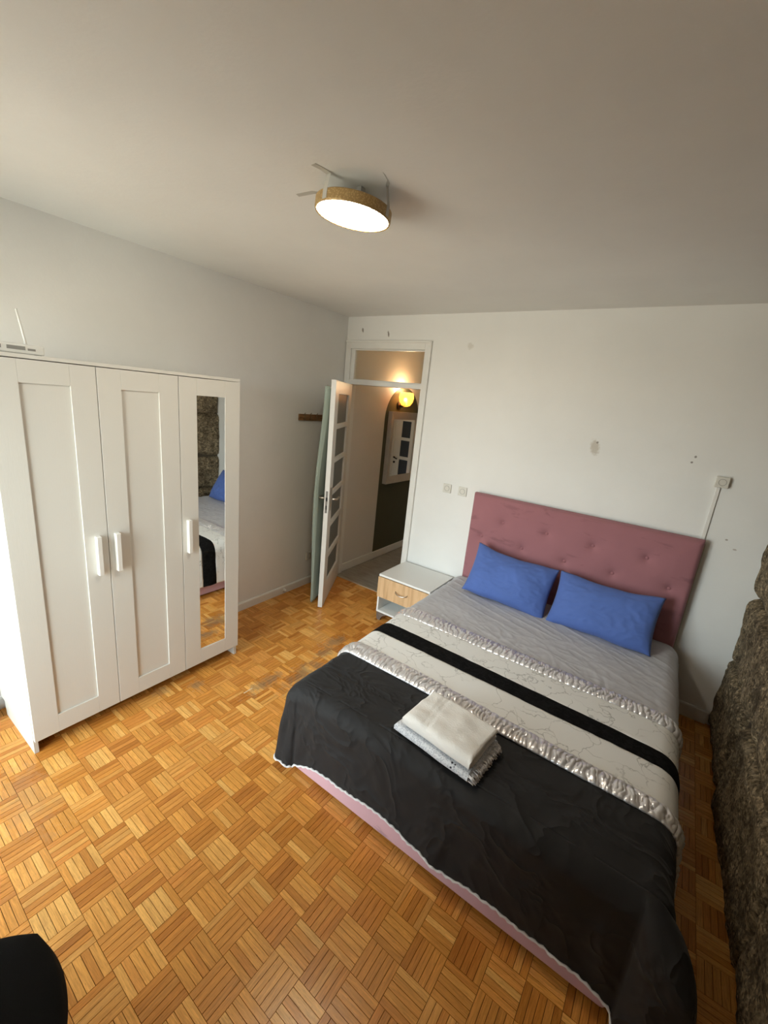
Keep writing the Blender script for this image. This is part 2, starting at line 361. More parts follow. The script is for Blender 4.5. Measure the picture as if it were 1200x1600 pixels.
def strip_mesh(name, items, off=None):
    V = []; Fc = []; T = []; UV = []
    for (vis, q, tone, ax, dz) in items:
        n0 = len(V); ins = .0006
        cx = sum(p[0] for p in q) / 4; cy = sum(p[1] for p in q) / 4
        ox, oy = (cx, cy) if off else (0, 0)
        top = [(x - ox, y - oy, dz) for x, y in q]; bot = [(x - ox, y - oy, -.0068) for x, y in q]
        V += bot + [(lerp(x, cx - ox, .004 if ax else .03) if True else x, lerp(y, cy - oy, .03 if ax else .004), z) for x, y, z in top]
        fs = [(4, 5, 6, 7), (0, 1, 5, 4), (1, 2, 6, 5), (2, 3, 7, 6), (3, 0, 4, 7)]
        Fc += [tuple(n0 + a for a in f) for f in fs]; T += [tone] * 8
        u0, v0 = prnd.uniform(0, 50), prnd.uniform(0, 50)
        loc = [(V[n0 + a][0], V[n0 + a][1]) for a in range(8)]
        for f in fs:
            for a in f:
                x, y = loc[a]; UV.append((u0 + (x if ax else y) % 40, v0 + (y if ax else x) % 40) if off is None else (u0 + (x if ax else y), v0 + (y if ax else x)))
    me = bpy.data.meshes.new(name); me.from_pydata(V, [], Fc); me.update()
    a = me.attributes.new('tint', 'FLOAT_COLOR', 'POINT')
    a.data.foreach_set('color', [c for t in T for c in (*t, 1.0)])
    l = me.uv_layers.new(name='UVMap'); l.data.foreach_set('uv', [c for t in UV for c in t])
    me.materials.append(M['parquet']); return me
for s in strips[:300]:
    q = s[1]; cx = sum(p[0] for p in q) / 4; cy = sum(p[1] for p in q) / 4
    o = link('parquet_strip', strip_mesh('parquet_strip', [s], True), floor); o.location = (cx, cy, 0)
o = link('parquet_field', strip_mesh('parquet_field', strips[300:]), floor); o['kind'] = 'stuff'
bm = bmesh.new(); a = P0 + ei * PT * -7.05 + ej * PT * 8.1
add_box(bm, (.878, -1.80, -.002), (.884, -1.735, .0012)); sl = bm_obj('splinter', bm, simple('pale_bare_wood', (.75, .62, .42), .7), floor); sl['label'] = 'pale raised splinter edge'

# walls
tag(box('ceiling', (-.02, YF - .12, H), (XR + .15, .0, H + .08), M['ceil']), 'plain off-white painted bedroom ceiling', 'ceiling', kind='structure')
bm = bmesh.new(); add_box(bm, (-.12, YF - .12, -.05), (0, .0, H))
tag(bm_obj('wall_left', bm, M['wall']), 'off-white painted wall behind the wardrobe', 'wall', kind='structure')
DX0, DX1, DZ = .006, .92, 2.37     # doorway
bm = bmesh.new(); add_box(bm, (-.12, 0, DZ), (DX1, .1, H + .08)); add_box(bm, (DX1, 0, -.05), (XR + .2, .1, H + .08)); add_box(bm, (-.12, 0, -.05), (DX0, .1, DZ))
bmesh.ops.remove_doubles(bm, verts=bm.verts, dist=1e-5)
tag(bm_obj('wall_back', bm, M['wall_back']), 'off-white painted wall behind the pink headboard with the doorway', 'wall', kind='structure')
x0, x1, z0, z1 = WIN
bm = bmesh.new()
add_box(bm, (-.12, YF - .2, -.05), (x0, YF, H + .08)); add_box(bm, (x1, YF - .2, -.05), (XR + .2, YF, H + .08))
add_box(bm, (x0, YF - .2, -.05), (x1, YF, z0)); add_box(bm, (x0, YF - .2, z1), (x1, YF, H + .08))
tag(bm_obj('wall_front', bm, M['wall']), 'off-white painted wall with the glazed balcony window facing the door', 'wall', kind='structure')
# balcony window
win = tag(empty('window_1', ((x0 + x1) / 2, YF - .1, z0)), 'white-framed double casement balcony window that lights the bedroom', 'window', kind='structure')
def wpart(name, a, b, m, bev=.004):
    o = box(name, tuple(a[i] - win.location[i] for i in range(3)), tuple(b[i] - win.location[i] for i in range(3)), m, win, bev); return o
wy0, wy1 = YF - .13, YF - .07; xm = (x0 + x1) / 2
wpart('window_frame', (x0, wy0, z0), (x0 + .05, wy1, z1), M['white']); wpart('window_frame', (x1 - .05, wy0, z0), (x1, wy1, z1), M['white'])
wpart('window_frame', (x0, wy0, z0), (x1, wy1, z0 + .06), M['white']); wpart('window_frame', (x0, wy0, z1 - .05), (x1, wy1, z1), M['white'])
wpart('mullion', (xm - .04, wy0, z0), (xm + .04, wy1, z1), M['white'])
wpart('pane', (x0 + .05, YF - .102, z0 + .06), (xm - .04, YF - .098, z1 - .05), M['glass'], 0)
wpart('pane', (xm + .04, YF - .102, z0 + .06), (x1 - .05, YF - .098, z1 - .05), M['glass'], 0)

# granite wall: every block a child
wr = tag(box('wall_right', (XR + .035, YF, -.05), (XR + .25, .0, H + .05), M['mortar']), 'rough brown granite stone wall beside the bed', 'wall', kind='structure')
def stone(y0, y1, z0, z1, seed):
    nu = max(10, int((y1 - y0) / .018)); nv = max(10, int((z1 - z0) / .018)); V = []
    jit = [random.Random(seed).uniform(-.025, .025) for _ in range(8)]
    for i in range(nu):
        for j in range(nv):
            u = i / (nu - 1); v = j / (nv - 1)
            y = lerp(y0, y1, u) + lerp(jit[0], jit[1], v) * (1 - u) + lerp(jit[2], jit[3], v) * u
            z = lerp(z0, z1, v) + lerp(jit[4], jit[5], u) * (1 - v) + lerp(jit[6], jit[7], u) * v
            y += .012 * N(y * 6, z * 6, seed); z += .014 * N(y * 6, z * 6, seed + 9.3)
            e = min(u * (y1 - y0), (1 - u) * (y1 - y0), v * (z1 - z0), (1 - v) * (z1 - z0))
            rim = 1 - min(1, e / .055); dep = .055 * rim ** 2.2
            bul = .020 * N(y * 2.1, z * 2.1, seed * 3.1) + .013 * N(y * 7, z * 7, seed) + .006 * N(y * 19, z * 19, 2.) + .004 * N(y * 45, z * 45, 5.)
            V.append((XR - .012 - bul + dep, y, z))
    o = mesh_obj('stone', V, [f[::-1] for f in grid_faces(nu, nv)], M['granite'], wr, True)
    # returns so that the block is solid towards the wall
    return o
srn = random.Random(5); zc = -.04; courses = [.54, .44, .55, .50, .62]
for ci, hgt in enumerate(courses):
    y = .03; first = True
    while y > YF:
        L = srn.uniform(.55, 1.05)
        if first: L *= .8 + .3 * (ci % 2); first = False
        yn = max(y - L, YF - .02)
        if yn - YF < .25: yn = YF - .02
        stone(yn + .006, y - .006, zc + .006, min(zc + hgt, H + .04) - .006, ci * 17 + int(-y * 13))
        y = yn
    zc += hgt

# baseboards
bm = bmesh.new(); add_prism(bm, [(0, 0), (.014, 0), (.014, .062), (.009, .072), (0, .072)], 1, YF, -.001)
tag(bm_obj('baseboard_left', bm, M['white']), 'white painted skirting board along the wardrobe wall', 'skirting board', kind='structure')
bm = bmesh.new(); add_prism(bm, [(0, 0), (-.014, 0), (-.014, .085), (-.009, .095), (0, .095)], 0, .93, XR - .02)
tag(bm_obj('baseboard_back', bm, M['white']), 'white painted skirting board behind the bed', 'skirting board', kind='structure')

# door frame with transom light
trim = tag(empty('trim_1', (.46, 0, 0)), 'white painted door frame with a glazed transom above the open door', 'door frame', kind='structure')
def tpart(name, a, b, m=M['white'], bev=.003):
    return box(name, (a[0] - .46, a[1], a[2]), (b[0] - .46, b[1], b[2]), m, trim, bev)
tpart('jamb', (DX1 - .055, -.016, 0), (DX1, .1, DZ)); tpart('jamb', (DX0, -.016, 0), (.066, .1, DZ))
tpart('head', (.066, -.016, DZ - .066), (DX1 - .055, .1, DZ)); tpart('transom_bar', (.066, -.012, 1.984), (DX1 - .055, .085, 2.024))
tpart('glazing_bead', (.066, .0, 2.024), (.108, .03, DZ - .066)); tpart('glazing_bead', (.108, .004, 2.024), (.862, .03, 2.034)); tpart('glazing_bead', (.108, .004, DZ - .078), (.862, .03, DZ - .066))
tpart('architrave', (DX1 - .012, -.024, 0), (DX1 + .006, -.0, DZ + .004), bev=.004); tpart('architrave', (DX0, -.024, DZ - .012), (DX1, -.0, DZ + .006), bev=.004)
tpart('pane', (.10, .016, 2.03), (.868, .02, DZ - .07), M['glass'], 0)
tpart('threshold', (.066, -.012, -.004), (DX1 - .055, .012, .006), simple('worn_threshold', (.42, .36, .27), .5), .002)

# open glazed door
DA = R(120.08); DL = .79; DT = .04
Fp = Vector((.4694, -.646, .008)); Dd = Vector((math.cos(DA), math.sin(DA), 0)); Dn = Vector((-.8653, -.5013, 0))  # towards hinge ; towards back face
door = tag(empty('door_1', Fp + Dd * DL), 'open white bedroom door with six glazed panes beside the doorway', 'door', kind='structure')
door.matrix_world = Matrix(((Dd.x, Dn.x, 0, Fp.x), (Dd.y, Dn.y, 0, Fp.y), (0, 0, 1, Fp.z), (0, 0, 0, 1)))   # local x: free edge -> hinge, local y: into the leaf
DH = 1.975; PU0, PU1 = .135, .65
tops = [1.870, 1.584, 1.299, 1.015, .727, .435]; PH = .245
def dp(name, a, b, m=M['white'], bev=.002, par=door): return box(name, a, b, m, par, bev)
dp('stile', (0, 0, 0), (PU0, DT, DH)); dp('stile', (PU1, 0, 0), (DL, DT, DH))
dp('rail', (PU0, 0, tops[0]), (PU1, DT, DH)); dp('rail', (PU0, 0, 0), (PU1, DT, tops[-1] - PH + .01))
for a, b in zip(tops, tops[1:]): dp('rail', (PU0, 0, b), (PU1, DT, a - PH))
for k, t in enumerate(tops):
    lo = t - PH if k < 5 else t - PH + .01
    dp('pane', (PU0 - .006, .018, lo - .004), (PU1 + .006, .022, t + .004), M['doorglass'], 0)
dp('lock_plate', (-.0012, .011, .885), (.002, .029, 1.075), simple('dark_steel', (.16, .15, .14), .4, .8), 0); dp('latch', (-.008, .014, .99), (.0, .026, 1.02), M['dark'], .001); dp('deadbolt', (-.003, .015, .915), (.0, .025, .95), M['dark'], .001)
for s in (-1, 1):
    bm = bmesh.new(); y = -.001 if s < 0 else DT + .001
    add_box(bm, (.04, min(y, y + s * .008), .90), (.075, max(y, y + s * .008), 1.10), .003); esc = bm_obj('escutcheon', bm, M['chrome'], door)
    bm = bmesh.new(); add_tube(bm, [(.057, y, 1.0), (.057, y + s * .045, 1.0), (.065, y + s * .055, 1.0), (.11, y + s * .056, 1.0), (.165, y + s * .054, .998)], .0085, 10); bm_obj('handle', bm, M['chrome'], esc, True)
bm = bmesh.new(); add_cyl(bm, (.07, DT, 1.915), (.07, DT + .03, 1.915), .008); add_lathe(bm, [(0, -.016), (.012, -.012), (.018, 0), (.012, .012), (0, .016)], 16, Matrix.Translation((.07, DT + .04, 1.915)) @ Matrix.Rotation(R(90), 4, 'X')); bm_obj('coat_knob', bm, M['chrome'], door, True)
# cloth hanging on the knob at the back of the door
CZ0, CZ1, NZ = .03, 1.93, 70
V = []; ns = 40
for iz in range(NZ):
    t = iz / (NZ - 1); z = lerp(CZ1, CZ0, t); sp_ = min(1, t * 4) ** .7
    ctrl = [(lerp(.16, .30, sp_), DT + lerp(.02, .035, t)), (.09, DT + interp([0, .5, 1], [.012, .062, .050], t)), (lerp(.05, .045, t), DT + interp([0, .5, 1], [.030, .074, .066], t)), (lerp(.052, .050, t), DT + interp([0, .5, 1], [.058, .102, .080], t)), (lerp(.12, .16, sp_), DT + interp([0, .5, 1], [.06, .115, .097], t)), (lerp(.16, .26, sp_), DT + lerp(.05, .07, t)), (lerp(.19, .36, sp_), DT + lerp(.06, .10, t)), (lerp(.21, .44, sp_), DT + lerp(.03, .05, t))]
    for k in range(ns):
        f = k / (ns - 1) * (len(ctrl) - 1); a = min(int(f), len(ctrl) - 2); q = f - a
        p0 = ctrl[max(a - 1, 0)]; p1 = ctrl[a]; p2 = ctrl[a + 1]; p3 = ctrl[min(a + 2, len(ctrl) - 1)]
        pt = [.5 * ((2 * p1[c]) + (-p0[c] + p2[c]) * q + (2 * p0[c] - 5 * p1[c] + 4 * p2[c] - p3[c]) * q * q + (-p0[c] + 3 * p1[c] - 3 * p2[c] + p3[c]) * q ** 3) for c in (0, 1)]
        w = .006 * N(k * .35, z * 2.3, 4) * min(1, t * 3)
        zz = z + (.015 * N(k * .2, 1, 1) if iz == NZ - 1 else 0)
        P = Fp + Dd * (pt[0] + w) + Dn * (pt[1] + w * .6); V.append((P.x, P.y, zz))
ob = mesh_obj('hanging_cloth', V, grid_faces(NZ, ns), M['sage'], None, True)
md = ob.modifiers.new('thickness', 'SOLIDIFY'); md.thickness = .003; md.offset = 0
tag(ob, 'long sage green cloth hanging from the knob behind the open door', 'cloth')

# hallway beyond the door
HX0, HX1, HY = .04, 1.45, 2.4
bm = bmesh.new(); add_box(bm, (-.1, -.0, -.05), (HX1 + .1, HY + .1, -.002)); hf = tag(bm_obj('floor_hall', bm, M['hallfloor']), 'grey laminate hallway floor seen through the doorway', 'floor', kind='structure')
tag(box('wall_hall_left', (-.1, .1, -.05), (HX0, HY, H), M['hallwall']), 'dim beige hallway wall with the painted arch', 'wall', kind='structure')
tag(box('wall_hall_end', (-.1, HY, -.05), (HX1 + .1, HY + .1, H), M['hallwall']), 'beige end wall of the hallway', 'wall', kind='structure')
tag(box('wall_hall_right', (HX1, .1, -.05), (HX1 + .1, HY, H), M['hallwall']), 'beige hallway wall facing the painted arch', 'wall', kind='structure')
tag(box('ceiling_hall', (-.1, .1, H), (HX1 + .1, HY + .1, H + .08), M['hallwall']), 'beige hallway ceiling', 'ceiling', kind='structure')
bm = bmesh.new(); add_box(bm, (HX0, .1, 0), (HX0 + .012, HY, .088), .003); tag(bm_obj('baseboard_hall', bm, M['white']), 'white skirting board under the painted arch in the hallway', 'skirting board', kind='structure')
# painted arch: a skin of paint on the hall wall
bm = bmesh.new(); ay0, ay1, asz = .69, 1.415, 1.67; ar = (ay1 - ay0) / 2; pts = [(ay0, .088), (ay1, .088)] + [((ay0 + ay1) / 2 + ar * math.cos(R(a)), asz + ar * math.sin(R(a))) for a in range(0, 181, 6)]
add_prism(bm, pts, 0, HX0, HX0 + .0012); tag(bm_obj('trim_2', bm, M['olive']), 'dark olive green arch painted on the hallway wall', 'painted arch', kind='structure')
# hall mirror
hm = tag(empty('wall_mirror', (HX0, 1.06, .93)), 'rectangular mirror in a broad whitewashed frame on the olive arch', 'mirror')
my0, my1, mz0, mz1 = .755, 1.365, .925, 1.755; fw = .085
def frame_piece(pts4):
    bm = bmesh.new(); A = [bm.verts.new((0.002, p[0] - 1.06, p[1] - .93)) for p in pts4]
    dep = [.055, .055, .030, .030]
    B = [bm.verts.new((d, p[0] - 1.06, p[1] - .93)) for p, d in zip(pts4, dep)]
    bm.faces.new(A); bm.faces.new(B[::-1])
    for i in range(4): j = (i + 1) % 4; bm.faces.new((A[i], A[j], B[j], B[i]))
    bm_obj('frame_side', bm, simple('whitewashed_frame', (.46, .44, .41), .5, var=.08), hm)
O_ = [(my0, mz0), (my1, mz0), (my1, mz1), (my0, mz1)]; I_ = [(my0 + fw, mz0 + fw), (my1 - fw * .6, mz0 + fw), (my1 - fw * .6, mz1 - fw), (my0 + fw, mz1 - fw)]
for i in range(4): j = (i + 1) % 4; frame_piece([O_[i], O_[j], I_[j], I_[i]])
box('glass', (.004, my0 + .03 - 1.06, mz0 + .03 - .93), (.025, my1 - .03 - 1.06, mz1 - .03 - .93), M['mirror'], hm)
# sconce
SC = Vector((HX0, .945, 1.895))
sc = tag(empty('wall_sconce', SC), 'lit amber shell glass wall lamp above the hallway mirror', 'wall lamp')
bm = bmesh.new(); add_cyl(bm, (.001, 0, -.07), (.02, 0, -.07), .045, n=24); add_tube(bm, [(.02, 0, -.07), (.06, 0, -.075), (.08, 0, -.055)], .012, 10); bm_obj('base', bm, simple('dark_bronze', (.06, .04, .03), .4, .8), sc, True)
m = MT('amber_glass'); m.set(Base_Color=(1.0, .55, .12), Roughness=.25, Transmission_Weight=0.0, Emission_Color=(1, .50, .06), Emission_Strength=.7, Alpha=.6); M['amber'] = m.m
bm = bmesh.new(); add_lathe(bm, [(.015, -.075), (.048, -.062), (.076, -.022), (.086, .025), (.078, .072), (.068, .082), (.074, .072), (.081, .025), (.071, -.018), (.044, -.056)], 28, Matrix.Translation((.095, 0, 0))); bm_obj('shade', bm, M['amber'], sc, True)
bm = bmesh.new(); bmesh.ops.create_uvsphere(bm, u_segments=16, v_segments=10, radius=.022, matrix=Matrix.Translation((.085, 0, .0))); bm_obj('bulb', bm, emis('bulb_glow', (1, .70, .28), 9), sc, True)
sl_ = bpy.data.lights.new('sconce_bulb', 'POINT'); sl_.energy = 4.0; sl_.color = (1, .70, .38); sl_.shadow_soft_size = .03; slo = bpy.data.objects.new('sconce_bulb', sl_); col.objects.link(slo); slo.location = SC + Vector((.085, 0, .085))
# glazed door at the hall end (seen in the hall mirror)
d2 = tag(empty('door_2', (.86, HY, 0)), 'white glazed hallway door seen in the framed mirror', 'door', kind='structure')
def d2p(name, a, b, m=M['white'], bev=.002, par=d2): return box(name, (a[0] - .86, a[1] - HY, a[2]), (b[0] - .86, b[1] - HY, b[2]), m, par, bev)
d2p('frame', (1.03, HY - .03, 0), (1.085, HY, 2.05)); d2p('frame', (.63, HY - .03, 0), (.685, HY, 2.05)); d2p('frame', (.63, HY - .03, 2.0), (1.085, HY, 2.06))
d2p('stile', (.91, HY - .022, 0), (1.03, HY, 2.0)); d2p('stile', (.685, HY - .022, 0), (.75, HY, 2.0)); tt = [1.88, 1.592, 1.295, .995, .71, .42]
d2p('rail', (.75, HY - .022, 1.88), (.91, HY, 2.0)); d2p('rail', (.75, HY - .022, 0), (.91, HY, .17))
for a, b in zip(tt, tt[1:]): d2p('rail', (.75, HY - .022, b), (.91, HY, a - .25))
for t in tt: d2p('pane', (.748, HY - .012, t - .25), (.912, HY - .008, t), simple('dark_pane', (.06, .07, .085), .15), 0)
bm = bmesh.new(); add_tube(bm, [(.135, -.022, 1.02), (.135, -.06, 1.02), (.12, -.068, 1.02), (.06, -.068, 1.0)], .009, 10); bm_obj('handle', bm, simple('black_handle', (.03, .025, .02), .4, .5), d2, True)
bm = bmesh.new(); add_cyl(bm, (.135, -.022, .94), (.135, -.03, .94), .018); bm_obj('key_rose', bm, bpy.data.materials['black_handle'], d2)

# ------------------------------------------------------------------ wardrobe
WX, WY1, WW = .5162, -1.5738, 1.17; WY0 = WY1 - WW
wd = tag(empty('wardrobe', (.26, (WY0 + WY1) / 2, 0)), 'white three-door wardrobe with panelled doors and one narrow mirror', 'wardrobe')
def wp(name, a, b, m=M['wardrobe'], bev=.001, par=wd):
    L = wd.location; return box(name, tuple(a[i] - L[i] for i in range(3)), tuple(b[i] - L[i] for i in range(3)), m, par, bev)
BF = .494
for yy in (WY0, WY1 - .018):
    bm = bmesh.new(); L = wd.location
    pts = [(BF, 0), (BF, 1.882), (.017, 1.882), (.017, .085), (.075, .085), (.085, 0)]
    pts = [(p[0] - L.x, p[1]) for p in pts]; add_prism(bm, pts, 1, yy - L.y, yy + .018 - L.y); bm_obj('side_panel', bm, M['wardrobe'], wd)
wp('top_panel', (.017, WY0, 1.884), (WX, WY1, 1.900), bev=.0015); wp('back_panel', (.017, WY0 + .018, .085), (.021, WY1 - .018, 1.882)); wp('bottom_panel', (.021, WY0 + .018, .085), (BF - .01, WY1 - .018, .101))
wp('plinth', (.42, WY0 + .018, .03), (.43, WY1 - .018, .085))
DB, DTP = .0785, 1.8805; DWd = WW / 3
for k in range(3):
    a = WY0 + k * DWd + .0015; b = WY0 + (k + 1) * DWd - .0015
    d = wp('door', (BF + .002, a, DB), (.5085, b, DTP)); s0, s1 = a + .103, b - .103; z_lo, z_hi = .178, 1.787
    if k == 0: pass
    for (ya, yb) in ((a, s0), (s1, b)): wp('stile', (.5085, ya, DB), (WX, yb, DTP), bev=.0012, par=d)
    for (za, zb) in ((DB, z_lo), (z_hi, DTP)): wp('rail', (.5085, s0, za), (WX, s1, zb), bev=.0012, par=d)
    if k == 2:
        mo = wp('mirror_pane', (.5086, s0, z_lo), (.5092, s1, z_hi), M['mirror'], 0, par=d)
        for v_ in mo.data.vertices:
            if v_.co.x + wd.location.x > .509 and v_.co.y + wd.location.y > (s0 + s1) / 2: v_.co.x += .0048; mo['label'] = 'narrow full-height mirror pane'
    hy = {0: b - .048, 1: a + .036, 2: a + .036}[k]
    bm = bmesh.new(); L = wd.location
    add_box(bm, (WX - L.x, hy - .011 - L.y, .874), (WX + .028 - L.x, hy + .011 - L.y, 1.078), .002)
    h = bm_obj('handle', bm, M['plastic'], d); h['label'] = 'white bar handle'
# router on top
rt = tag(empty('wifi_router', (.40, -2.62, 1.90)), 'white router with vent slots and one antenna on top of the wardrobe', 'router')
bm = bmesh.new(); add_box(bm, (-.06, -.118, .004), (.0, .118, .042), .006, 3); bm_obj('body', bm, M['plastic'], rt)
for y0_, y1_ in ((-.10, -.03), (-.012, .05), (.058, .085)):
    box('vent', (-.001, y0_, .018), (.0012, y1_, .033 if y1_ < .07 else .027), M['greyslot'], rt)
for y in (-.1, .1): box('rubber_foot', (-.05, y - .008, 0), (-.01, y + .008, .005), M['greyslot'], rt)
bm = bmesh.new(); add_tube(bm, [(-.03, .062, .04), (-.03, .060, .06), (-.03, .042, .182)], lambda t: .0055 - .0015 * t, 10); bm_obj('antenna', bm, M['plastic'], rt, True)

# coat rack, sockets
cr = tag(empty('coat_rack', (0, -.43, 1.652)), 'small wooden coat rack with metal hooks on the wall behind the door', 'coat rack')
box('board', (.0005, -.155, -.028), (.016, .165, .028), M['rack'], cr, .003)
for y in (-.11, -.035, .045, .12):
    bm = bmesh.new(); add_tube(bm, [(.016, y, -.012), (.04, y, -.018), (.045, y, .0), (.03, y, .012), (.03, y, .028), (.042, y, .040)], .003, 8); bm_obj('hook', bm, simple('aged_brass', (.22, .16, .09), .45, .8), cr, True)
M['ivory'] = simple('ivory_plastic', (.68, .655, .59), .4)
def socket(loc, rz, label, s=.08, depth=.012, surface=False, group='wall sockets'):
    e = tag(empty('wall_socket', loc, rz), label, 'socket', group)
    # local -y faces the room
    bm = bmesh.new(); add_box(bm, (-s / 2, -depth, -s / 2), (s / 2, -.0005, s / 2), .003, 2); bm_obj('plate', bm, M['ivory'], e)
    bm = bmesh.new(); r = s * .27; Mx = Matrix.Translation((0, -depth, 0)) @ Matrix.Rotation(R(90), 4, 'X')
    add_lathe(bm, [(r * 1.16, -.0005), (r * 1.16, .002), (r, .002), (r, -.006 if depth > .01 else -.003), (0, -.006 if depth > .01 else -.003)], 28, Mx); bm_obj('well', bm, simple('socket_well', (.42, .40, .36), .5) if 'socket_well' not in bpy.data.materials else bpy.data.materials['socket_well'], e, False)  # well darker than the plate: recess shade put into its colour
    for x in (-.0095, .0095):
        bm = bmesh.new(); add_cyl(bm, (x * s / .08, -depth + (.0062 if depth > .01 else .0032), 0), (x * s / .08, -depth + .004 - .0005, 0), .0048, n=10); bm_obj('pin_hole', bm, M['dark'], e)
    return e
socket((1.235, 0, 1.190), 0, 'white wall socket nearer the doorway of the pair left of the headboard', .076, .010)
socket((1.379, 0, 1.190), 0, 'white wall socket nearer the headboard of the pair beside it', .076, .010)
socket((3.035, 0, 1.583), 0, 'white surface-mounted socket above the right corner of the headboard', .066, .030)
socket((0, -.363, .298), R(90), 'low white wall socket near the skirting behind the open door', .08, .012)
bm = bmesh.new(); add_box(bm, (3.015, -.011, .5), (3.035, -.0005, 1.549), .002); tag(bm_obj('cable_trunking', bm, M['plastic']), 'thin white cable duct running from the upper socket down behind the headboard', 'cable duct')
bm = bmesh.new(); add_cyl(bm, (.014, -.686, .035), (.045, -.686, .035), .010, n=14); add_cyl(bm, (.014, -.686, .035), (.020, -.686, .035), .018, n=14); tag(bm_obj('door_stop', bm, M['plastic'], None, True), 'small white door stop on the skirting board near the door', 'door stop')

# ------------------------------------------------------------------ ceiling lamp
ln_ = Vector((.085, .021, 1)).normalized(); LC = Vector((1.606, -1.911, 2.493)); LRad = .132
lamp = tag(empty('ceiling_lamp', LC), 'round lit ceiling lamp with a gold band hanging tilted on tape', 'ceiling lamp')
Q = Vector((0, 0, 1)).rotation_difference(ln_).to_matrix().to_4x4()
bm = bmesh.new(); add_lathe(bm, [(.0, -.001), (LRad * .8, -.0005), (LRad, .002), (LRad, .006), (0, .006)], 64, Q); bm_obj('diffuser', bm, M['diffuser'], lamp, True)
bm = bmesh.new(); add_lathe(bm, [(LRad, .0), (LRad + .005, -.001), (LRad + .007, .004), (LRad + .007, .033), (LRad + .004, .037), (LRad - .012, .037), (LRad - .012, .03), (LRad, .006)], 64, Q); bm_obj('band', bm, M['gold'], lamp)
bm = bmesh.new(); add_lathe(bm, [(0, .012), (LRad - .012, .012), (LRad - .012, .036), (LRad - .03, .042), (.06, .044), (.055, .056), (0, .056)], 48, Q); bm_obj('back_plate', bm, M['plastic'], lamp)
bm = bmesh.new(); add_box(bm, (-.085, -.02, .058), (.05, .02, .0615), .001); add_box(bm, (-.08, -.012, .062), (-.062, .012, H - LC.z - .0005)); add_box(bm, (.02, -.012, .062), (.04, .012, H - LC.z - .0005)); bm_obj('bracket', bm, simple('zinc_bracket', (.6, .6, .58), .4, .7), lamp)
def tape(p_list, w=.021):
    # ribbon through the points
    P = [Vector(p) for p in p_list]; V = []; 
    for i, p in enumerate(P):
        d = (P[min(i + 1, len(P) - 1)] - P[max(i - 1, 0)]).normalized()
        side = TS; V += [p - side * w / 2 - LC, p + side * w / 2 - LC]
    o = mesh_obj('tape_strip', V, [(2 * i, 2 * i + 1, 2 * i + 3, 2 * i + 2) for i in range(len(P) - 1)], M['tape'], lamp)
    md = o.modifiers.new('thickness', 'SOLIDIFY'); md.thickness = .0006
def rim_point(dirv, zoff, rr=LRad + .008): 
    d = Vector((dirv[0], dirv[1], 0)).normalized(); d = (d - ln_ * d.dot(ln_)).normalized(); return LC + d * rr + ln_ * zoff, d
for (cx, cy, ex, ey) in ((1.594, -2.031, 1.583, -2.099), (1.705, -1.895, 1.769, -1.958)):
    dv = (cx - LC.x, cy - LC.y) if (cx - LC.x) ** 2 + (cy - LC.y) ** 2 > .01 else (cx - LC.x, cy - LC.y - .06)
    rp0, d = rim_point(dv, .004); rp1, _ = rim_point(dv, .036)
    TS = Vector((0, 0, 1)).cross(d).normalized()
    tape([tuple(rp0), tuple(rp1), (rp1.x - d.x * .012, rp1.y - d.y * .012, H - .004), (lerp(rp1.x, ex, .3), lerp(rp1.y, ey, .3), H - .0012), (ex, ey, H - .0012)])
d = Vector((-.85, -.2)); rp0, dd_ = rim_point(d, .004); rp1, _ = rim_point(d, .036); TS = Vector((0, 0, 1)).cross(dd_).normalized()
tape([tuple(rp0), tuple(rp1), (rp1.x - .004, rp1.y, H - .004), (rp1.x - .03, rp1.y - .012, H - .0012), (1.366, -1.96, H - .0012)])

# ------------------------------------------------------------------ bed
bed = tag(empty('bed', (2.25, -1.05, 0)), 'pink velvet upholstered double bed with a button-tufted headboard', 'bed')
def bl(p): return (p[0] - 2.25, p[1] + 1.05, p[2])
bm = bmesh.new(); add_box(bm, (0, 0, .012), (1, 1, .27), .012, 3)
for v_ in bm.verts:
    u_, w_ = v_.co.x, v_.co.y; xl, xr_ = lerp(1.461, 1.512, w_), lerp(2.978, 3.032, w_); yl_, yr_ = lerp(-1.985, -.1, w_), lerp(-1.997, -.1, w_)
    v_.co.x, v_.co.y = lerp(xl, xr_, u_) - 2.25, lerp(yl_, yr_, u_) + 1.05
base = bm_obj('base', bm, M['velvet_base'], bed)
for sx_ in (-1, 1):
    for sy_ in (-1, 1):
        bm = bmesh.new(); add_cyl(bm, (sx_ * .66, sy_ * .84, 0), (sx_ * .66, sy_ * .84, .014), .03); bm_obj('glide', bm, M['dark'], bed)
BUT = [(1.787, 1.028), (2.12, 1.027), (2.439, 1.022), (2.767, 1.03), (1.631, .881), (1.963, .866), (2.279, .858), (2.594, .865), (2.926, .866)]
hx0, hx1, hz0, hz1 = 1.512, 3.038, .05, 1.219; nu, nv = 190, 146; V = []
for i in range(nu):
    for j in range(nv):
        u = i / (nu - 1); v = j / (nv - 1); x = lerp(hx0, hx1, u); z = lerp(hz0, hz1, v)
        e = min(x - hx0, hx1 - x, hz1 - z); rr = .03
        edge = 0 if e > rr else rr - math.sqrt(max(0, rr * rr - (rr - e) ** 2))
        puff = .012 * min(1, e / .12); dm = 0
        for bx_, bz_ in BUT:
            d = math.hypot(x - bx_, z - bz_)
            if d < .16: dm = max(dm, .034 * math.exp(-(d / .034) ** 1.0))
            # soft pull lines
        wr_ = .0012 * N(x * 9, z * 9, 3.) + .0008 * N(x * 25, z * 25, 1.)
        V.append(bl((x, -.092 + edge - puff + dm + wr_, z)))
nb = len(V); back = -.03
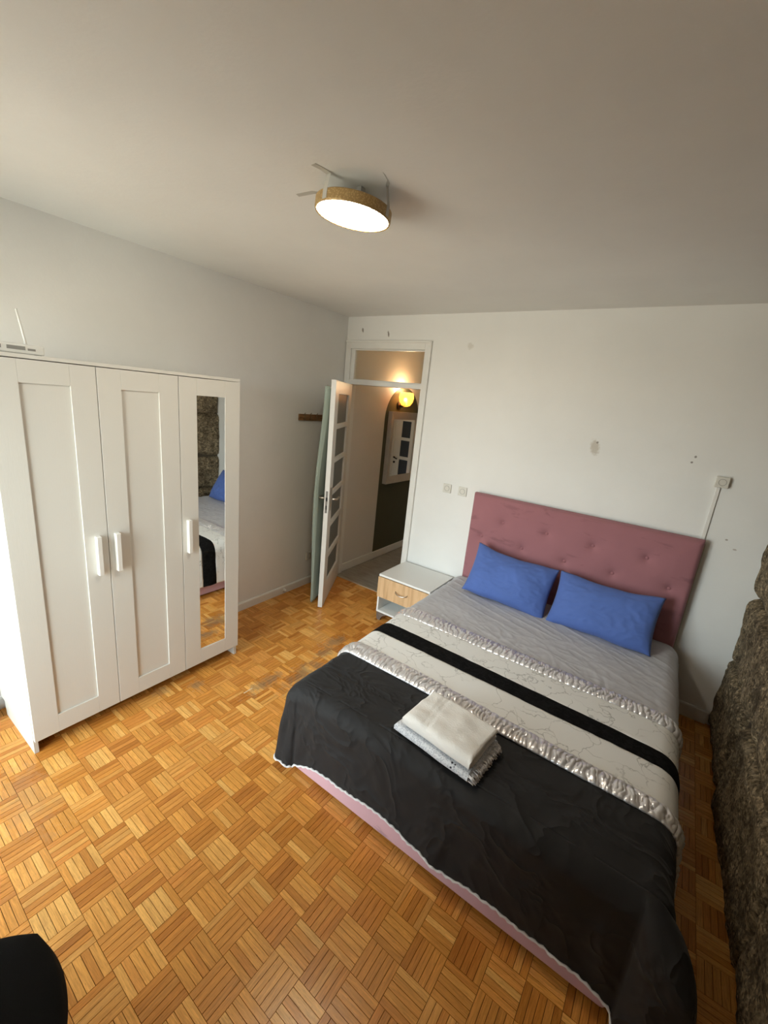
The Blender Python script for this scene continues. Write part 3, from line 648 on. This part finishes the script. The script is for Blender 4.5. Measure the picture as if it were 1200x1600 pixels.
ring = [i * nv for i in range(nu)] + [(nu - 1) * nv + j for j in range(1, nv)] + [i * nv + nv - 1 for i in range(nu - 2, -1, -1)] + [j for j in range(nv - 2, 0, -1)]
for r_ in ring: p = V[r_]; V.append((p[0], back + 1.05, p[2]))
Fc = grid_faces(nu, nv); n_ = len(ring)
Fc += [(ring[k], nb + k, nb + (k + 1) % n_, ring[(k + 1) % n_]) for k in range(n_)] + [tuple(range(nb, nb + n_))]
hb = mesh_obj('headboard', V, Fc, M['velvet'], bed, True); hb['label'] = 'tufted pink velvet headboard'
for bx_, bz_ in BUT:
    bm = bmesh.new(); add_lathe(bm, [(.012, 0), (.0115, .004), (.007, .0075), (0, .009)], 16, Matrix.Translation(bl((bx_, -.0755, bz_))) @ Matrix.Rotation(R(90), 4, 'X')); bm_obj('button', bm, M['velvet'], bed, True)
box('back_board', bl((1.53, -.032, .05)), bl((3.045, -.018, 1.19)), simple('pale_board', (.55, .5, .43), .6), bed)
bm = bmesh.new(); add_box(bm, (-.70, -.93, 0), (.70, .93, .17), .05, 4)
mt = bm_obj('mattress', bm, simple('mattress_ticking', (.7, .7, .7), .8), None, True); mt.location = (2.275, -1.04, .302); tag(mt, 'mattress hidden under the striped bedspread', 'mattress')

# ---- bedspread: panels sewn together, draped over both sides and the foot
XC, TWd, ZT, RR, RF, YL = 2.266, .72, .497, .090, .070, -1.936
QA = math.pi / 2 * RR
def prof(e, r, flare):
    q = math.pi / 2 * r
    if e < q: return r * math.sin(e / r), r * (1 - math.cos(e / r))
    k = e - q; return r + flare * k, r + k * math.sqrt(1 - flare * flare)
SIDE_MAX = .43
def side_pt(sg, e, y):
    wv = N(y * 4.2, 3.1 * sg, 0) * .055 + N(y * 11, 7.7 * sg, 1) * .018
    if sg < 0: wv = min(wv, interp([-.9, -.5], [.06, .006], y))
    o, d = prof(e, RR, .07 if sg < 0 else .05); k = max(0, d - RR) / .33
    return XC + sg * (TWd + o + max(-.004 if sg < 0 else -.015, wv) * k), ZT - d
def top_z(x, y):
    return ZT + .006 * N(x * 2.3, y * 2.3, 2) - .010 * max(0, (abs(x - XC) - .60) / .12) ** 2 * .3
def bound(yl, yr):
    return lambda x: lerp(yl, yr, min(1.05, max(-.05, (x - 1.55) / 1.45)))
def panel(name, b0, b1, mat, ds, dy, disp, hem=True):
    smax = TWd + SIDE_MAX; ns_ = int(2 * smax / ds) + 1; ym = b0(XC) - b1(XC); nvv = max(4, int(ym / dy) + 1)
    base = []; 
    for i in range(ns_):
        s = lerp(-smax, smax, i / (ns_ - 1)); sg = -1 if s < 0 else 1; e = abs(s) - TWd
        for j in range(nvv):
            v = j / (nvv - 1); xx = XC + max(-TWd, min(TWd, s)); y = lerp(b0(xx), b1(xx), v)
            if e <= 0: x, z = XC + s, top_z(XC + s, y); nrm = Vector((0, 0, 1))
            else:
                x, z = side_pt(sg, e, y); z += top_z(XC + sg * TWd, y) - ZT
                th = min(e / RR, math.pi / 2); nrm = Vector((sg * math.sin(th), 0, math.cos(th)))
            h = disp(s, y, v); base.append((x + nrm.x * h, y, z + nrm.z * h))
    return base, ns_, nvv
sp_root = tag(empty('bedspread', (2.275, -1.05, .5)), 'striped bedspread with grey, marble-print, ruffled and black panels over the bed', 'bedspread')
def put(name, V, Fc, mat):
    o = mesh_obj(name, [(v[0] - 2.275, v[1] + 1.05, v[2] - .5) for v in V], Fc, mat, sp_root, True); return o
def win_(v): return math.sin(math.pi * min(1, max(0, v))) ** .5
B_g = bound(-.105, -.105); B_r1 = bound(-.90, -.955); B_m1 = bound(-1.035, -1.05); B_b1 = bound(-1.19, -1.256); B_b2 = bound(-1.315, -1.356); B_r2 = bound(-1.485, -1.553); B_k = bound(-1.605, -1.637)
def d_grey(s, y, v):
    x = s + XC
    w = N(x * 1.5 + y * 1.0, y * 9 + x * 3.5, 1.); c = (1 - abs(w)) ** 9 * .0055
    w2 = N(x * 4 - y * 7, y * 15 + x * 9, 4.); c2 = (1 - abs(w2)) ** 9 * .0032
    w3 = N(x * 11 + y * 9, y * 13 - x * 8, 14.); c3 = (1 - abs(w3)) ** 7 * .0018
    near = max(0, (v - .6) / .4); ga = N(x * 40 + 2 * N(x * 5, y * 5), y * 5, 8.) * .004 * near ** 1.5
    msk = .25 + .75 * max(0, min(1, .5 + 1.3 * N(x * 2.2, y * 3.1, 21.)))
    return c * .75 * msk + c2 * .8 * (1.2 - msk) + c3 + ga + .003 * N(x * 5, y * 5, 9)
def d_marble(s, y, v):
    x = s + XC; return .0022 * N(x * 5, y * 9, 3.) + .0016 * N(x * 22, y * 4, 6.) * (1 - win_(v) * .5) + .003
def mk_ruffle(seed, f):
    def d(s, y, v):
        x = s + XC
        ph = x * f * .5 + 1.5 * N(x * 7, y * 9, seed) + .5 * N(x * 30, y * 26, seed + 5)
        a = abs(math.sin(math.pi * ph)) ** .55; ph2 = x * f * 1.15 + 1.2 * N(x * 11, y * 30, seed + 2)
        b = abs(math.sin(math.pi * ph2)) ** .7
        k = .55 + .45 * N(x * 14, y * 40, seed + 8)
        return .002 + win_(v) * (.017 * a * (k + .35) + .008 * b * (1.2 - k))
    return d
def d_band(s, y, v): return .004 + .0015 * N(s * 14, y * 14, 5) + .003 * win_(v)
def d_black(s, y, v):
    x = s + XC
    q = -.006 * math.exp(-((y + 1.775 + .012 * N(x * 3, 0, 0)) / .012) ** 2)
    e = abs(s) - TWd; hang = min(1, max(0, e / .2))
    cr_ = (1 - abs(N(x * 2.5 + y * 3, y * 7, 2.))) ** 7 * .005
    return q + cr_ + .004 * N(x * 4, y * 4, 7) + hang * .006 * N(s * 5, y * 16, 2)
for nm, b0, b1, mt_, ds, dy, df in (('grey_panel', B_g, B_r1, M['grey_cloth'], .008, .006, d_grey), ('ruffle', B_r1, B_m1, M['satin'], .0030, .005, mk_ruffle(11., 62)), ('marble_panel', B_m1, B_b1, M['marble'], .010, .010, d_marble),
                                    ('black_band', B_b1, B_b2, M['black_plush'], .010, .010, d_band), ('marble_panel', B_b2, B_r2, M['marble'], .010, .010, d_marble), ('ruffle', B_r2, B_k, M['satin'], .0030, .005, mk_ruffle(31., 54))):
    V, a_, b_ = panel(nm, b0, b1, mt_, ds, dy, df); put(nm, V, grid_faces(a_, b_), mt_)
# black panel: top rows, foot drop and both corners in one mesh
V, a_, b_ = panel('black_panel', B_k, bound(YL, YL), M['black_cloth'], .010, .010, d_black); Fc = grid_faces(a_, b_)
HEM_X = [1.50, 1.73, 2.03, 2.38, 2.66, 2.88, 3.05]; HEM_Z = [.060, .122, .142, .100, .106, .100, .07]
per = []
for k in range(26): per.append(('L', k / 25))
for k in range(1, 150): per.append(('F', k / 150))
for k in range(26): per.append(('R', k / 25))
NE = 56; off = len(V); hem_line = []
for (kind, t) in per:
    for m_ in range(NE):
        g_ = m_ / (NE - 1)
        if kind == 'F':
            x0_ = lerp(XC - TWd, XC + TWd, t); hz = interp(HEM_X, HEM_Z, x0_); emax = math.pi / 2 * RF + max(.05, (ZT - RF - hz)); e = g_ * emax
            o, d = prof(e, RF, .012); kk = max(0, d - RF) / .33
            wv = (N(x0_ * 5, 2.2, 5) * .018 + N(x0_ * 13, 1.2, 3) * .008) * kk
            cr_ = kk ** .6 * ((1 - abs(N(x0_ * 9 + d * 2.5, d * 3.2 - x0_ * 2, 4.))) ** 5 * .010 - .002) * (1 - .6 * g_ ** 3) + .005 * N(x0_ * 14, d * 9, 3.) * min(1, kk * 2)
            cr_ += .007 * N(x0_ * 5, d * 6, 1.) * min(1, d / .1)
            P = (x0_ + .012 * N(x0_ * 6, d * 4, 8) * kk, YL - o - max(-.002, wv) - max(cr_, -.003), top_z(x0_, YL) - d + d_black(x0_ - XC, YL, 0) * (1 - min(1, d / .1)))
        else:
            sg = -1 if kind == 'L' else 1
            phi = R(90 * t) if sg < 0 else R(90 * (1 - t))   # 0 = side, 90 = foot
            s2 = math.sin(2 * phi); r = lerp(RR, RF, math.sin(phi) ** 2) + (.02 if sg < 0 else .13) * s2 ** 1.3; fl = lerp(.07 if sg < 0 else .05, .012, t if sg < 0 else 1 - t) + (.05 if sg < 0 else .20) * s2
            hz = lerp(.055, .045, s2) if sg < 0 else lerp(.06, .02, s2)
            hz_side = ZT - prof(SIDE_MAX, RR, .1)[1]; hz = lerp(hz_side, hz, math.sin(phi)) 
            q = math.pi / 2 * r; emax = q + max(.02, (ZT - r - hz)) / math.sqrt(1 - fl * fl); e = g_ * emax; o, d = prof(e, r, fl); d = min(d, ZT - .012)
            kk = max(0, d - RR) / .33; wv = (.010 * math.sin(phi * 9 + 1) + .012 * N(phi * 4, d * 5, sg)) * min(1, d / .2)
            ys, _z = side_pt(sg, 0, 0), 0
            sw = 0
            if math.sin(phi) < 1: sw = (N(YL * 4.2, 3.1 * sg, 0) * .055 + N(YL * 11, 7.7 * sg, 1) * .018); sw = max(-.004 if sg < 0 else -.015, sw) * kk * math.cos(phi) ** 2
            xf = XC + sg * TWd; fw_ = max(-.002, (N(xf * 5, 2.2, 5) * .018 + N(xf * 13, 1.2, 3) * .008) * kk) * math.sin(phi) ** 2
            o2 = o + wv * s2 + sw + fw_
            P = (XC + sg * (TWd + o2 * math.cos(phi)), YL - o2 * math.sin(phi), top_z(XC + sg * TWd, YL) - d + d_black(sg * TWd, YL, 0) * (1 - min(1, d / .1)))
        V.append(P)
        if m_ == NE - 1: hem_line.append(P)
Fc += [(off + i * NE + j, off + i * NE + j + 1, off + (i + 1) * NE + j + 1, off + (i + 1) * NE + j) for i in range(len(per) - 1) for j in range(NE - 1)]
bp = put('black_panel', V, Fc, M['black_cloth'])
bm = bmesh.new(); bm.from_mesh(bp.data); bmesh.ops.remove_doubles(bm, verts=bm.verts, dist=.0015); bmesh.ops.recalc_face_normals(bm, faces=bm.faces); bm.to_mesh(bp.data); bm.free()
for o in sp_root.children:
    md = o.modifiers.new('thickness', 'SOLIDIFY'); md.thickness = .006; md.offset = -1 if o.name.startswith('black_panel') else -1
# lace hem
hp = []
for i, p in enumerate(hem_line):
    hp.append((p[0] - 2.275, p[1] + 1.05 - .002, p[2] - .5 - .001 + .003 * math.sin(i * 1.7)))
bm = bmesh.new(); add_tube(bm, hp, lambda t: .0048 + .0014 * math.sin(t * 400), 8); tr = bm_obj('lace_hem', bm, M['trim'], sp_root, True); tr['label'] = 'white scalloped hem'

# ---- pillows
def pillow(label, c, W_, Hh, T, lean, yaw, roll, seed):
    nu, nv = 64, 48; V = []
    for side in (1, -1):
        for i in range(nu):
            for j in range(nv):
                u = -1 + 2 * i / (nu - 1); v = -1 + 2 * j / (nv - 1)
                x = u * W_ / 2 * (1 - .055 * (1 - v * v) * abs(u) ** 3 ); z = v * Hh / 2 * (1 - .075 * (1 - u * u) * abs(v) ** 3)
                t = T / 2 * ((1 - abs(u) ** 2.6) * (1 - abs(v) ** 2.6)) ** .55
                t *= 1 + .25 * N(u * 1.4, v * 1.4, seed) - .10 * v
                edge = max(abs(u), abs(v)); wr_ = (.006 * (1 - abs(N(u * 4 + v * 2, v * 5 - u * 3, seed + 4))) ** 5 + .0035 * N(u * 9, v * 9, seed)) * (1 - edge ** 6)
                zz = z + .016 * N(u * 1.6, seed, 1) * abs(v) ** 3 + (.012 * (abs(u) - .5) * max(0, v) ** 2)
                V.append((x, -side * (t + (wr_ if side > 0 else wr_ * .5)), zz))
    F1 = grid_faces(nu, nv); F2 = [tuple(f[::-1]) for f in grid_faces(nu, nv, nu * nv)]
    me = bpy.data.meshes.new('pillow'); me.from_pydata(V, [], F1 + F2); bm = bmesh.new(); bm.from_mesh(me); bmesh.ops.remove_doubles(bm, verts=bm.verts, dist=.0004); bpy.data.meshes.remove(me)
    o = bm_obj('pillow', bm, M['blue'], None, True); o.location = c; o.rotation_euler = (R(-lean), R(roll), R(yaw)); return tag(o, label, 'pillow', 'blue pillows leaning on the headboard')
pillow('blue pillow leaning on the headboard nearer the bedside table', (1.968, -.292, .667), .615, .385, .175, 31, 3, 3.5, 3.)
pillow('blue pillow leaning on the headboard nearer the stone wall', (2.602, -.292, .662), .635, .375, .175, 31, -2, -.5, 12.)

# ---- folded towels
def towel(name, loc, rz, L, W_, T, tt, mat, label, amp, fringe=False):
    # one towel folded in half: a thick U in section, its closed fold towards the foot of the bed
    e = tag(empty(name, loc, rz), label, 'towel'); ro = T / 2; ri = ro - tt; nb, na = 26, 14; yb = W_ / 2; yf = -W_ / 2 + ro
    outer = [(lerp(yb, yf, k / nb), 0.0) for k in range(nb + 1)] + [(yf - ro * math.sin(math.pi * k / na), ro - ro * math.cos(math.pi * k / na)) for k in range(1, na)] + [(lerp(yf, yb, k / nb), T) for k in range(nb + 1)]
    rim_t = [(yb + tt * .5 * math.sin(math.pi * k / 5), T - tt / 2 + tt / 2 * math.cos(math.pi * k / 5)) for k in range(1, 5)]
    inner = [(lerp(yb, yf, k / nb), T - tt) for k in range(nb + 1)] + [(yf - ri * math.sin(math.pi * k / na), ro + ri * math.cos(math.pi * k / na)) for k in range(1, na)] + [(lerp(yf, yb, k / nb), tt) for k in range(nb + 1)]
    rim_b = [(yb + tt * .5 * math.sin(math.pi * k / 5), tt / 2 + tt / 2 * math.cos(math.pi * k / 5)) for k in range(1, 5)]
    sec = outer + rim_t + inner + rim_b; no = len(outer)
    cen = [None] * len(sec)
    V = []; nx = 74; ns_ = len(sec)
    for i_ in range(nx):
        # samples bunch up towards both ends so that the ends round over
        q = -math.cos(math.pi * i_ / (nx - 1)); u = q * (1.35 - .35 * q * q); u = max(-1, min(1, u)); x = u * L / 2
        endd = (1 - abs(u)) * L / 2; sh = tt / 2 * (1 - math.sqrt(max(0, 1 - (1 - min(1, endd / (tt / 2))) ** 2)))
        for k, (y, z) in enumerate(sec):
            # pull both skins of the fold together at the ends
            top = z > T / 2; mid_z = T - tt / 2 if top else tt / 2
            zz = z + (mid_z - z) * min(.92, sh / (tt / 2)) if abs(z - mid_z) < tt * .75 else z
            w = amp * (N(x * 8, y * 8, z * 8 + 3.) + .5 * N(x * 24, y * 24, z * 24) + .22 * N(x * 85, y * 85, z * 60))
            isout = k < no and z > .25 * T
            lift = 0
            if not fringe and z > .45 * T:
                f = min(1, (z / T)); v = y / (W_ / 2)
                lift = f * (.010 * (1 - u * u) * (1 - .4 * v * v) - .006 * math.exp(-((u + .38 + .10 * v) / .035) ** 2) - .0035 * math.exp(-((u + .50 + .10 * v) / .05) ** 2) + .005 * N(u * 2.2 + 4, v * 2.2, 2.))
            yy = y + (.006 * N(x * 7, z * 20, 7.) if y < yf + .02 else .005 * N(x * 9, z * 30, 9.))
            V.append((x + .006 * N(y * 9, z * 25, 1.) * abs(u) ** 3, yy, max(.0015, zz + (w if isout else w * .25) + lift)))
    Fc = [(i_ * ns_ + k, i_ * ns_ + (k + 1) % ns_, (i_ + 1) * ns_ + (k + 1) % ns_, (i_ + 1) * ns_ + k) for i_ in range(nx - 1) for k in range(ns_)]
    for b0 in (0, (nx - 1) * ns_):                     # close the ends strip by strip between the two skins
        no_ = len(outer); inn0 = no_ + len(rim_t)
        for k in range(no_ - 1): Fc.append((b0 + k, b0 + k + 1, b0 + inn0 + no_ - 2 - k, b0 + inn0 + no_ - 1 - k))
    o = mesh_obj('cloth_body', V, Fc, mat, e, True)
    bm = bmesh.new(); bm.from_mesh(o.data); bmesh.ops.recalc_face_normals(bm, faces=bm.faces); bm.to_mesh(o.data); bm.free()
    if fringe:
        bm = bmesh.new(); fr = random.Random(3)
        for zc_ in (tt / 2, T - tt / 2):
            for q in range(60):
                y = lerp(-W_ / 2 + ro * .4, W_ / 2, q / 59); l = fr.uniform(.016, .028)
                p0 = (L / 2 - .006, y, zc_ + fr.uniform(-.003, .003)); p1 = (L / 2 + l * .6, y + fr.uniform(-.004, .004), zc_ + fr.uniform(-.004, .003)); p2 = (L / 2 + l, y + fr.uniform(-.007, .007), max(.004, zc_ - fr.uniform(.004, .016)))
                add_tube(bm, [p0, p1, p2], .0024, 5)
        f = bm_obj('fringe', bm, M['trim'], e, True); f['kind'] = 'stuff'
    return e
towel('towel', (2.236, -1.832, .509), R(-6), .358, .238, .038, .0180, M['jacquard'], 'folded grey jacquard towel with a fringe lying on the black bedspread', .0014, True)
towel('towel', (2.246, -1.832, .5485), R(-6), .322, .220, .056, .0260, M['terry'], 'folded fluffy white towel on top of the grey fringed towel', .0042)
# ------------------------------------------------------------------ bedside table
nst = tag(empty('bedside_table', (1.17, -.235, 0)), 'white bedside table with an oak drawer front and open shelf', 'bedside table')
def npart(name, a, b, m=M['lamwhite'], bev=.001, par=nst): return box(name, (a[0] - 1.17, a[1] + .235, a[2]), (b[0] - 1.17, b[1] + .235, b[2]), m, par, bev)
nx0, nx1, ny0, ny1 = .925, 1.422, -.452, -.028
npart('top_panel', (nx0, ny0, .412), (nx1, ny1, .430), bev=.0015); npart('side_panel', (nx0, ny0 + .004, .075), (nx0 + .016, ny1, .412)); npart('side_panel', (nx1 - .016, ny0 + .004, .075), (nx1, ny1, .412))
npart('shelf', (nx0 + .016, ny0 + .004, .075), (nx1 - .016, ny1, .092)); npart('back_panel', (nx0 + .016, ny1 - .006, .092), (nx1 - .016, ny1, .412)); npart('drawer_floor', (nx0 + .016, ny0 + .02, .232), (nx1 - .016, ny1 - .006, .244))
dr = npart('drawer', (nx0 + .001, ny0 - .012, .226), (nx1 - .001, ny0 + .004, .409), M['oak']); dr['label'] = 'light oak drawer front'
bm = bmesh.new(); hc = 1.17 - 1.17; add_tube(bm, [(-.058, -.235 + .0 + .006, .330), (-.055, -.240, .326), (-.03, -.253, .318), (0, -.256, .314), (.03, -.253, .318), (.055, -.240, .326), (.058, -.229, .330)], .0045, 10); bm_obj('handle', bm, M['chrome'], dr, True)
for (fx, sx_) in ((nx0 + .004, 1), (nx1 - .004, -1)):
    for (fy, sy_) in ((ny0 + .006, 1), (ny1 - .03, 0)):
        bm = bmesh.new(); P = [(0, .075), (.10, .075), (.092, .060), (.070, .052), (.058, .040), (.045, .018), (.040, 0), (.012, 0), (.004, .02)]
        P = [(fx + sx_ * p[0] - 1.17, p[1]) for p in P]; add_prism(bm, P, 1, fy + .235, fy + .255); bm_obj('foot', bm, M['foot'], nst)

# ------------------------------------------------------------------ black chair, things by the wardrobe
ch = tag(empty('chair', (1.812, -3.298, 0), R(-20)), 'black upholstered chair seat at the near edge of the floor', 'chair')
nu, nv = 40, 40; V = []
for side in (1, -1):
    for i in range(nu):
        for j in range(nv):
            u = -1 + 2 * i / (nu - 1); v = -1 + 2 * j / (nv - 1)
            x = u * math.sqrt(1 - .42 * v * v); y = v * math.sqrt(1 - .42 * u * u); rr_ = max(abs(u), abs(v))
            h = .045 * max(0, 1 - rr_ ** 8) ** .5; V.append((x * .255, y * .25, .43 + side * h))
bm = bmesh.new(); me = bpy.data.meshes.new('s'); me.from_pydata(V, [], grid_faces(nu, nv) + [tuple(f[::-1]) for f in grid_faces(nu, nv, nu * nv)]); bm.from_mesh(me); bpy.data.meshes.remove(me); bmesh.ops.remove_doubles(bm, verts=bm.verts, dist=.0005)
bm_obj('seat', bm, M['black_chair'], ch, True)
M['legmetal'] = simple('black_metal', (.02, .02, .02), .4, .6)
for sx_ in (-1, 1):
    for sy_ in (-1, 1):
        bm = bmesh.new(); add_cyl(bm, (sx_ * .15, sy_ * .15, .40), (sx_ * .19, sy_ * .19, 0), .014, .011); bm_obj('leg', bm, M['legmetal'], ch, True)
bm = bmesh.new(); add_box(bm, (-.20, -.285, .56), (.20, -.235, .88), .022, 4); bm_obj('backrest', bm, M['black_chair'], ch, True)
for sx_ in (-1, 1):
    bm = bmesh.new(); add_tube(bm, [(sx_ * .15, -.17, .42), (sx_ * .16, -.25, .46), (sx_ * .16, -.262, .60)], .010, 8); bm_obj('back_post', bm, M['legmetal'], ch, True)
ps = tag(empty('power_adapter', (.07, -2.83, 0)), 'dark power adapter with a white cord on the floor beside the wardrobe', 'adapter')
bm = bmesh.new(); add_box(bm, (-.04, -.06, 0), (.035, .035, .05), .008, 3); bm_obj('body', bm, M['dark'], ps)
bm = bmesh.new(); add_tube(bm, [(-.045, -.05, .14), (-.02, .0, .10), (.02, .03, .065), (.045, .035, .03), (.04, .0, .006), (.0, -.10, .006), (-.03, -.3, .006)], .004, 8); bm_obj('cord', bm, M['plastic'], ps, True)
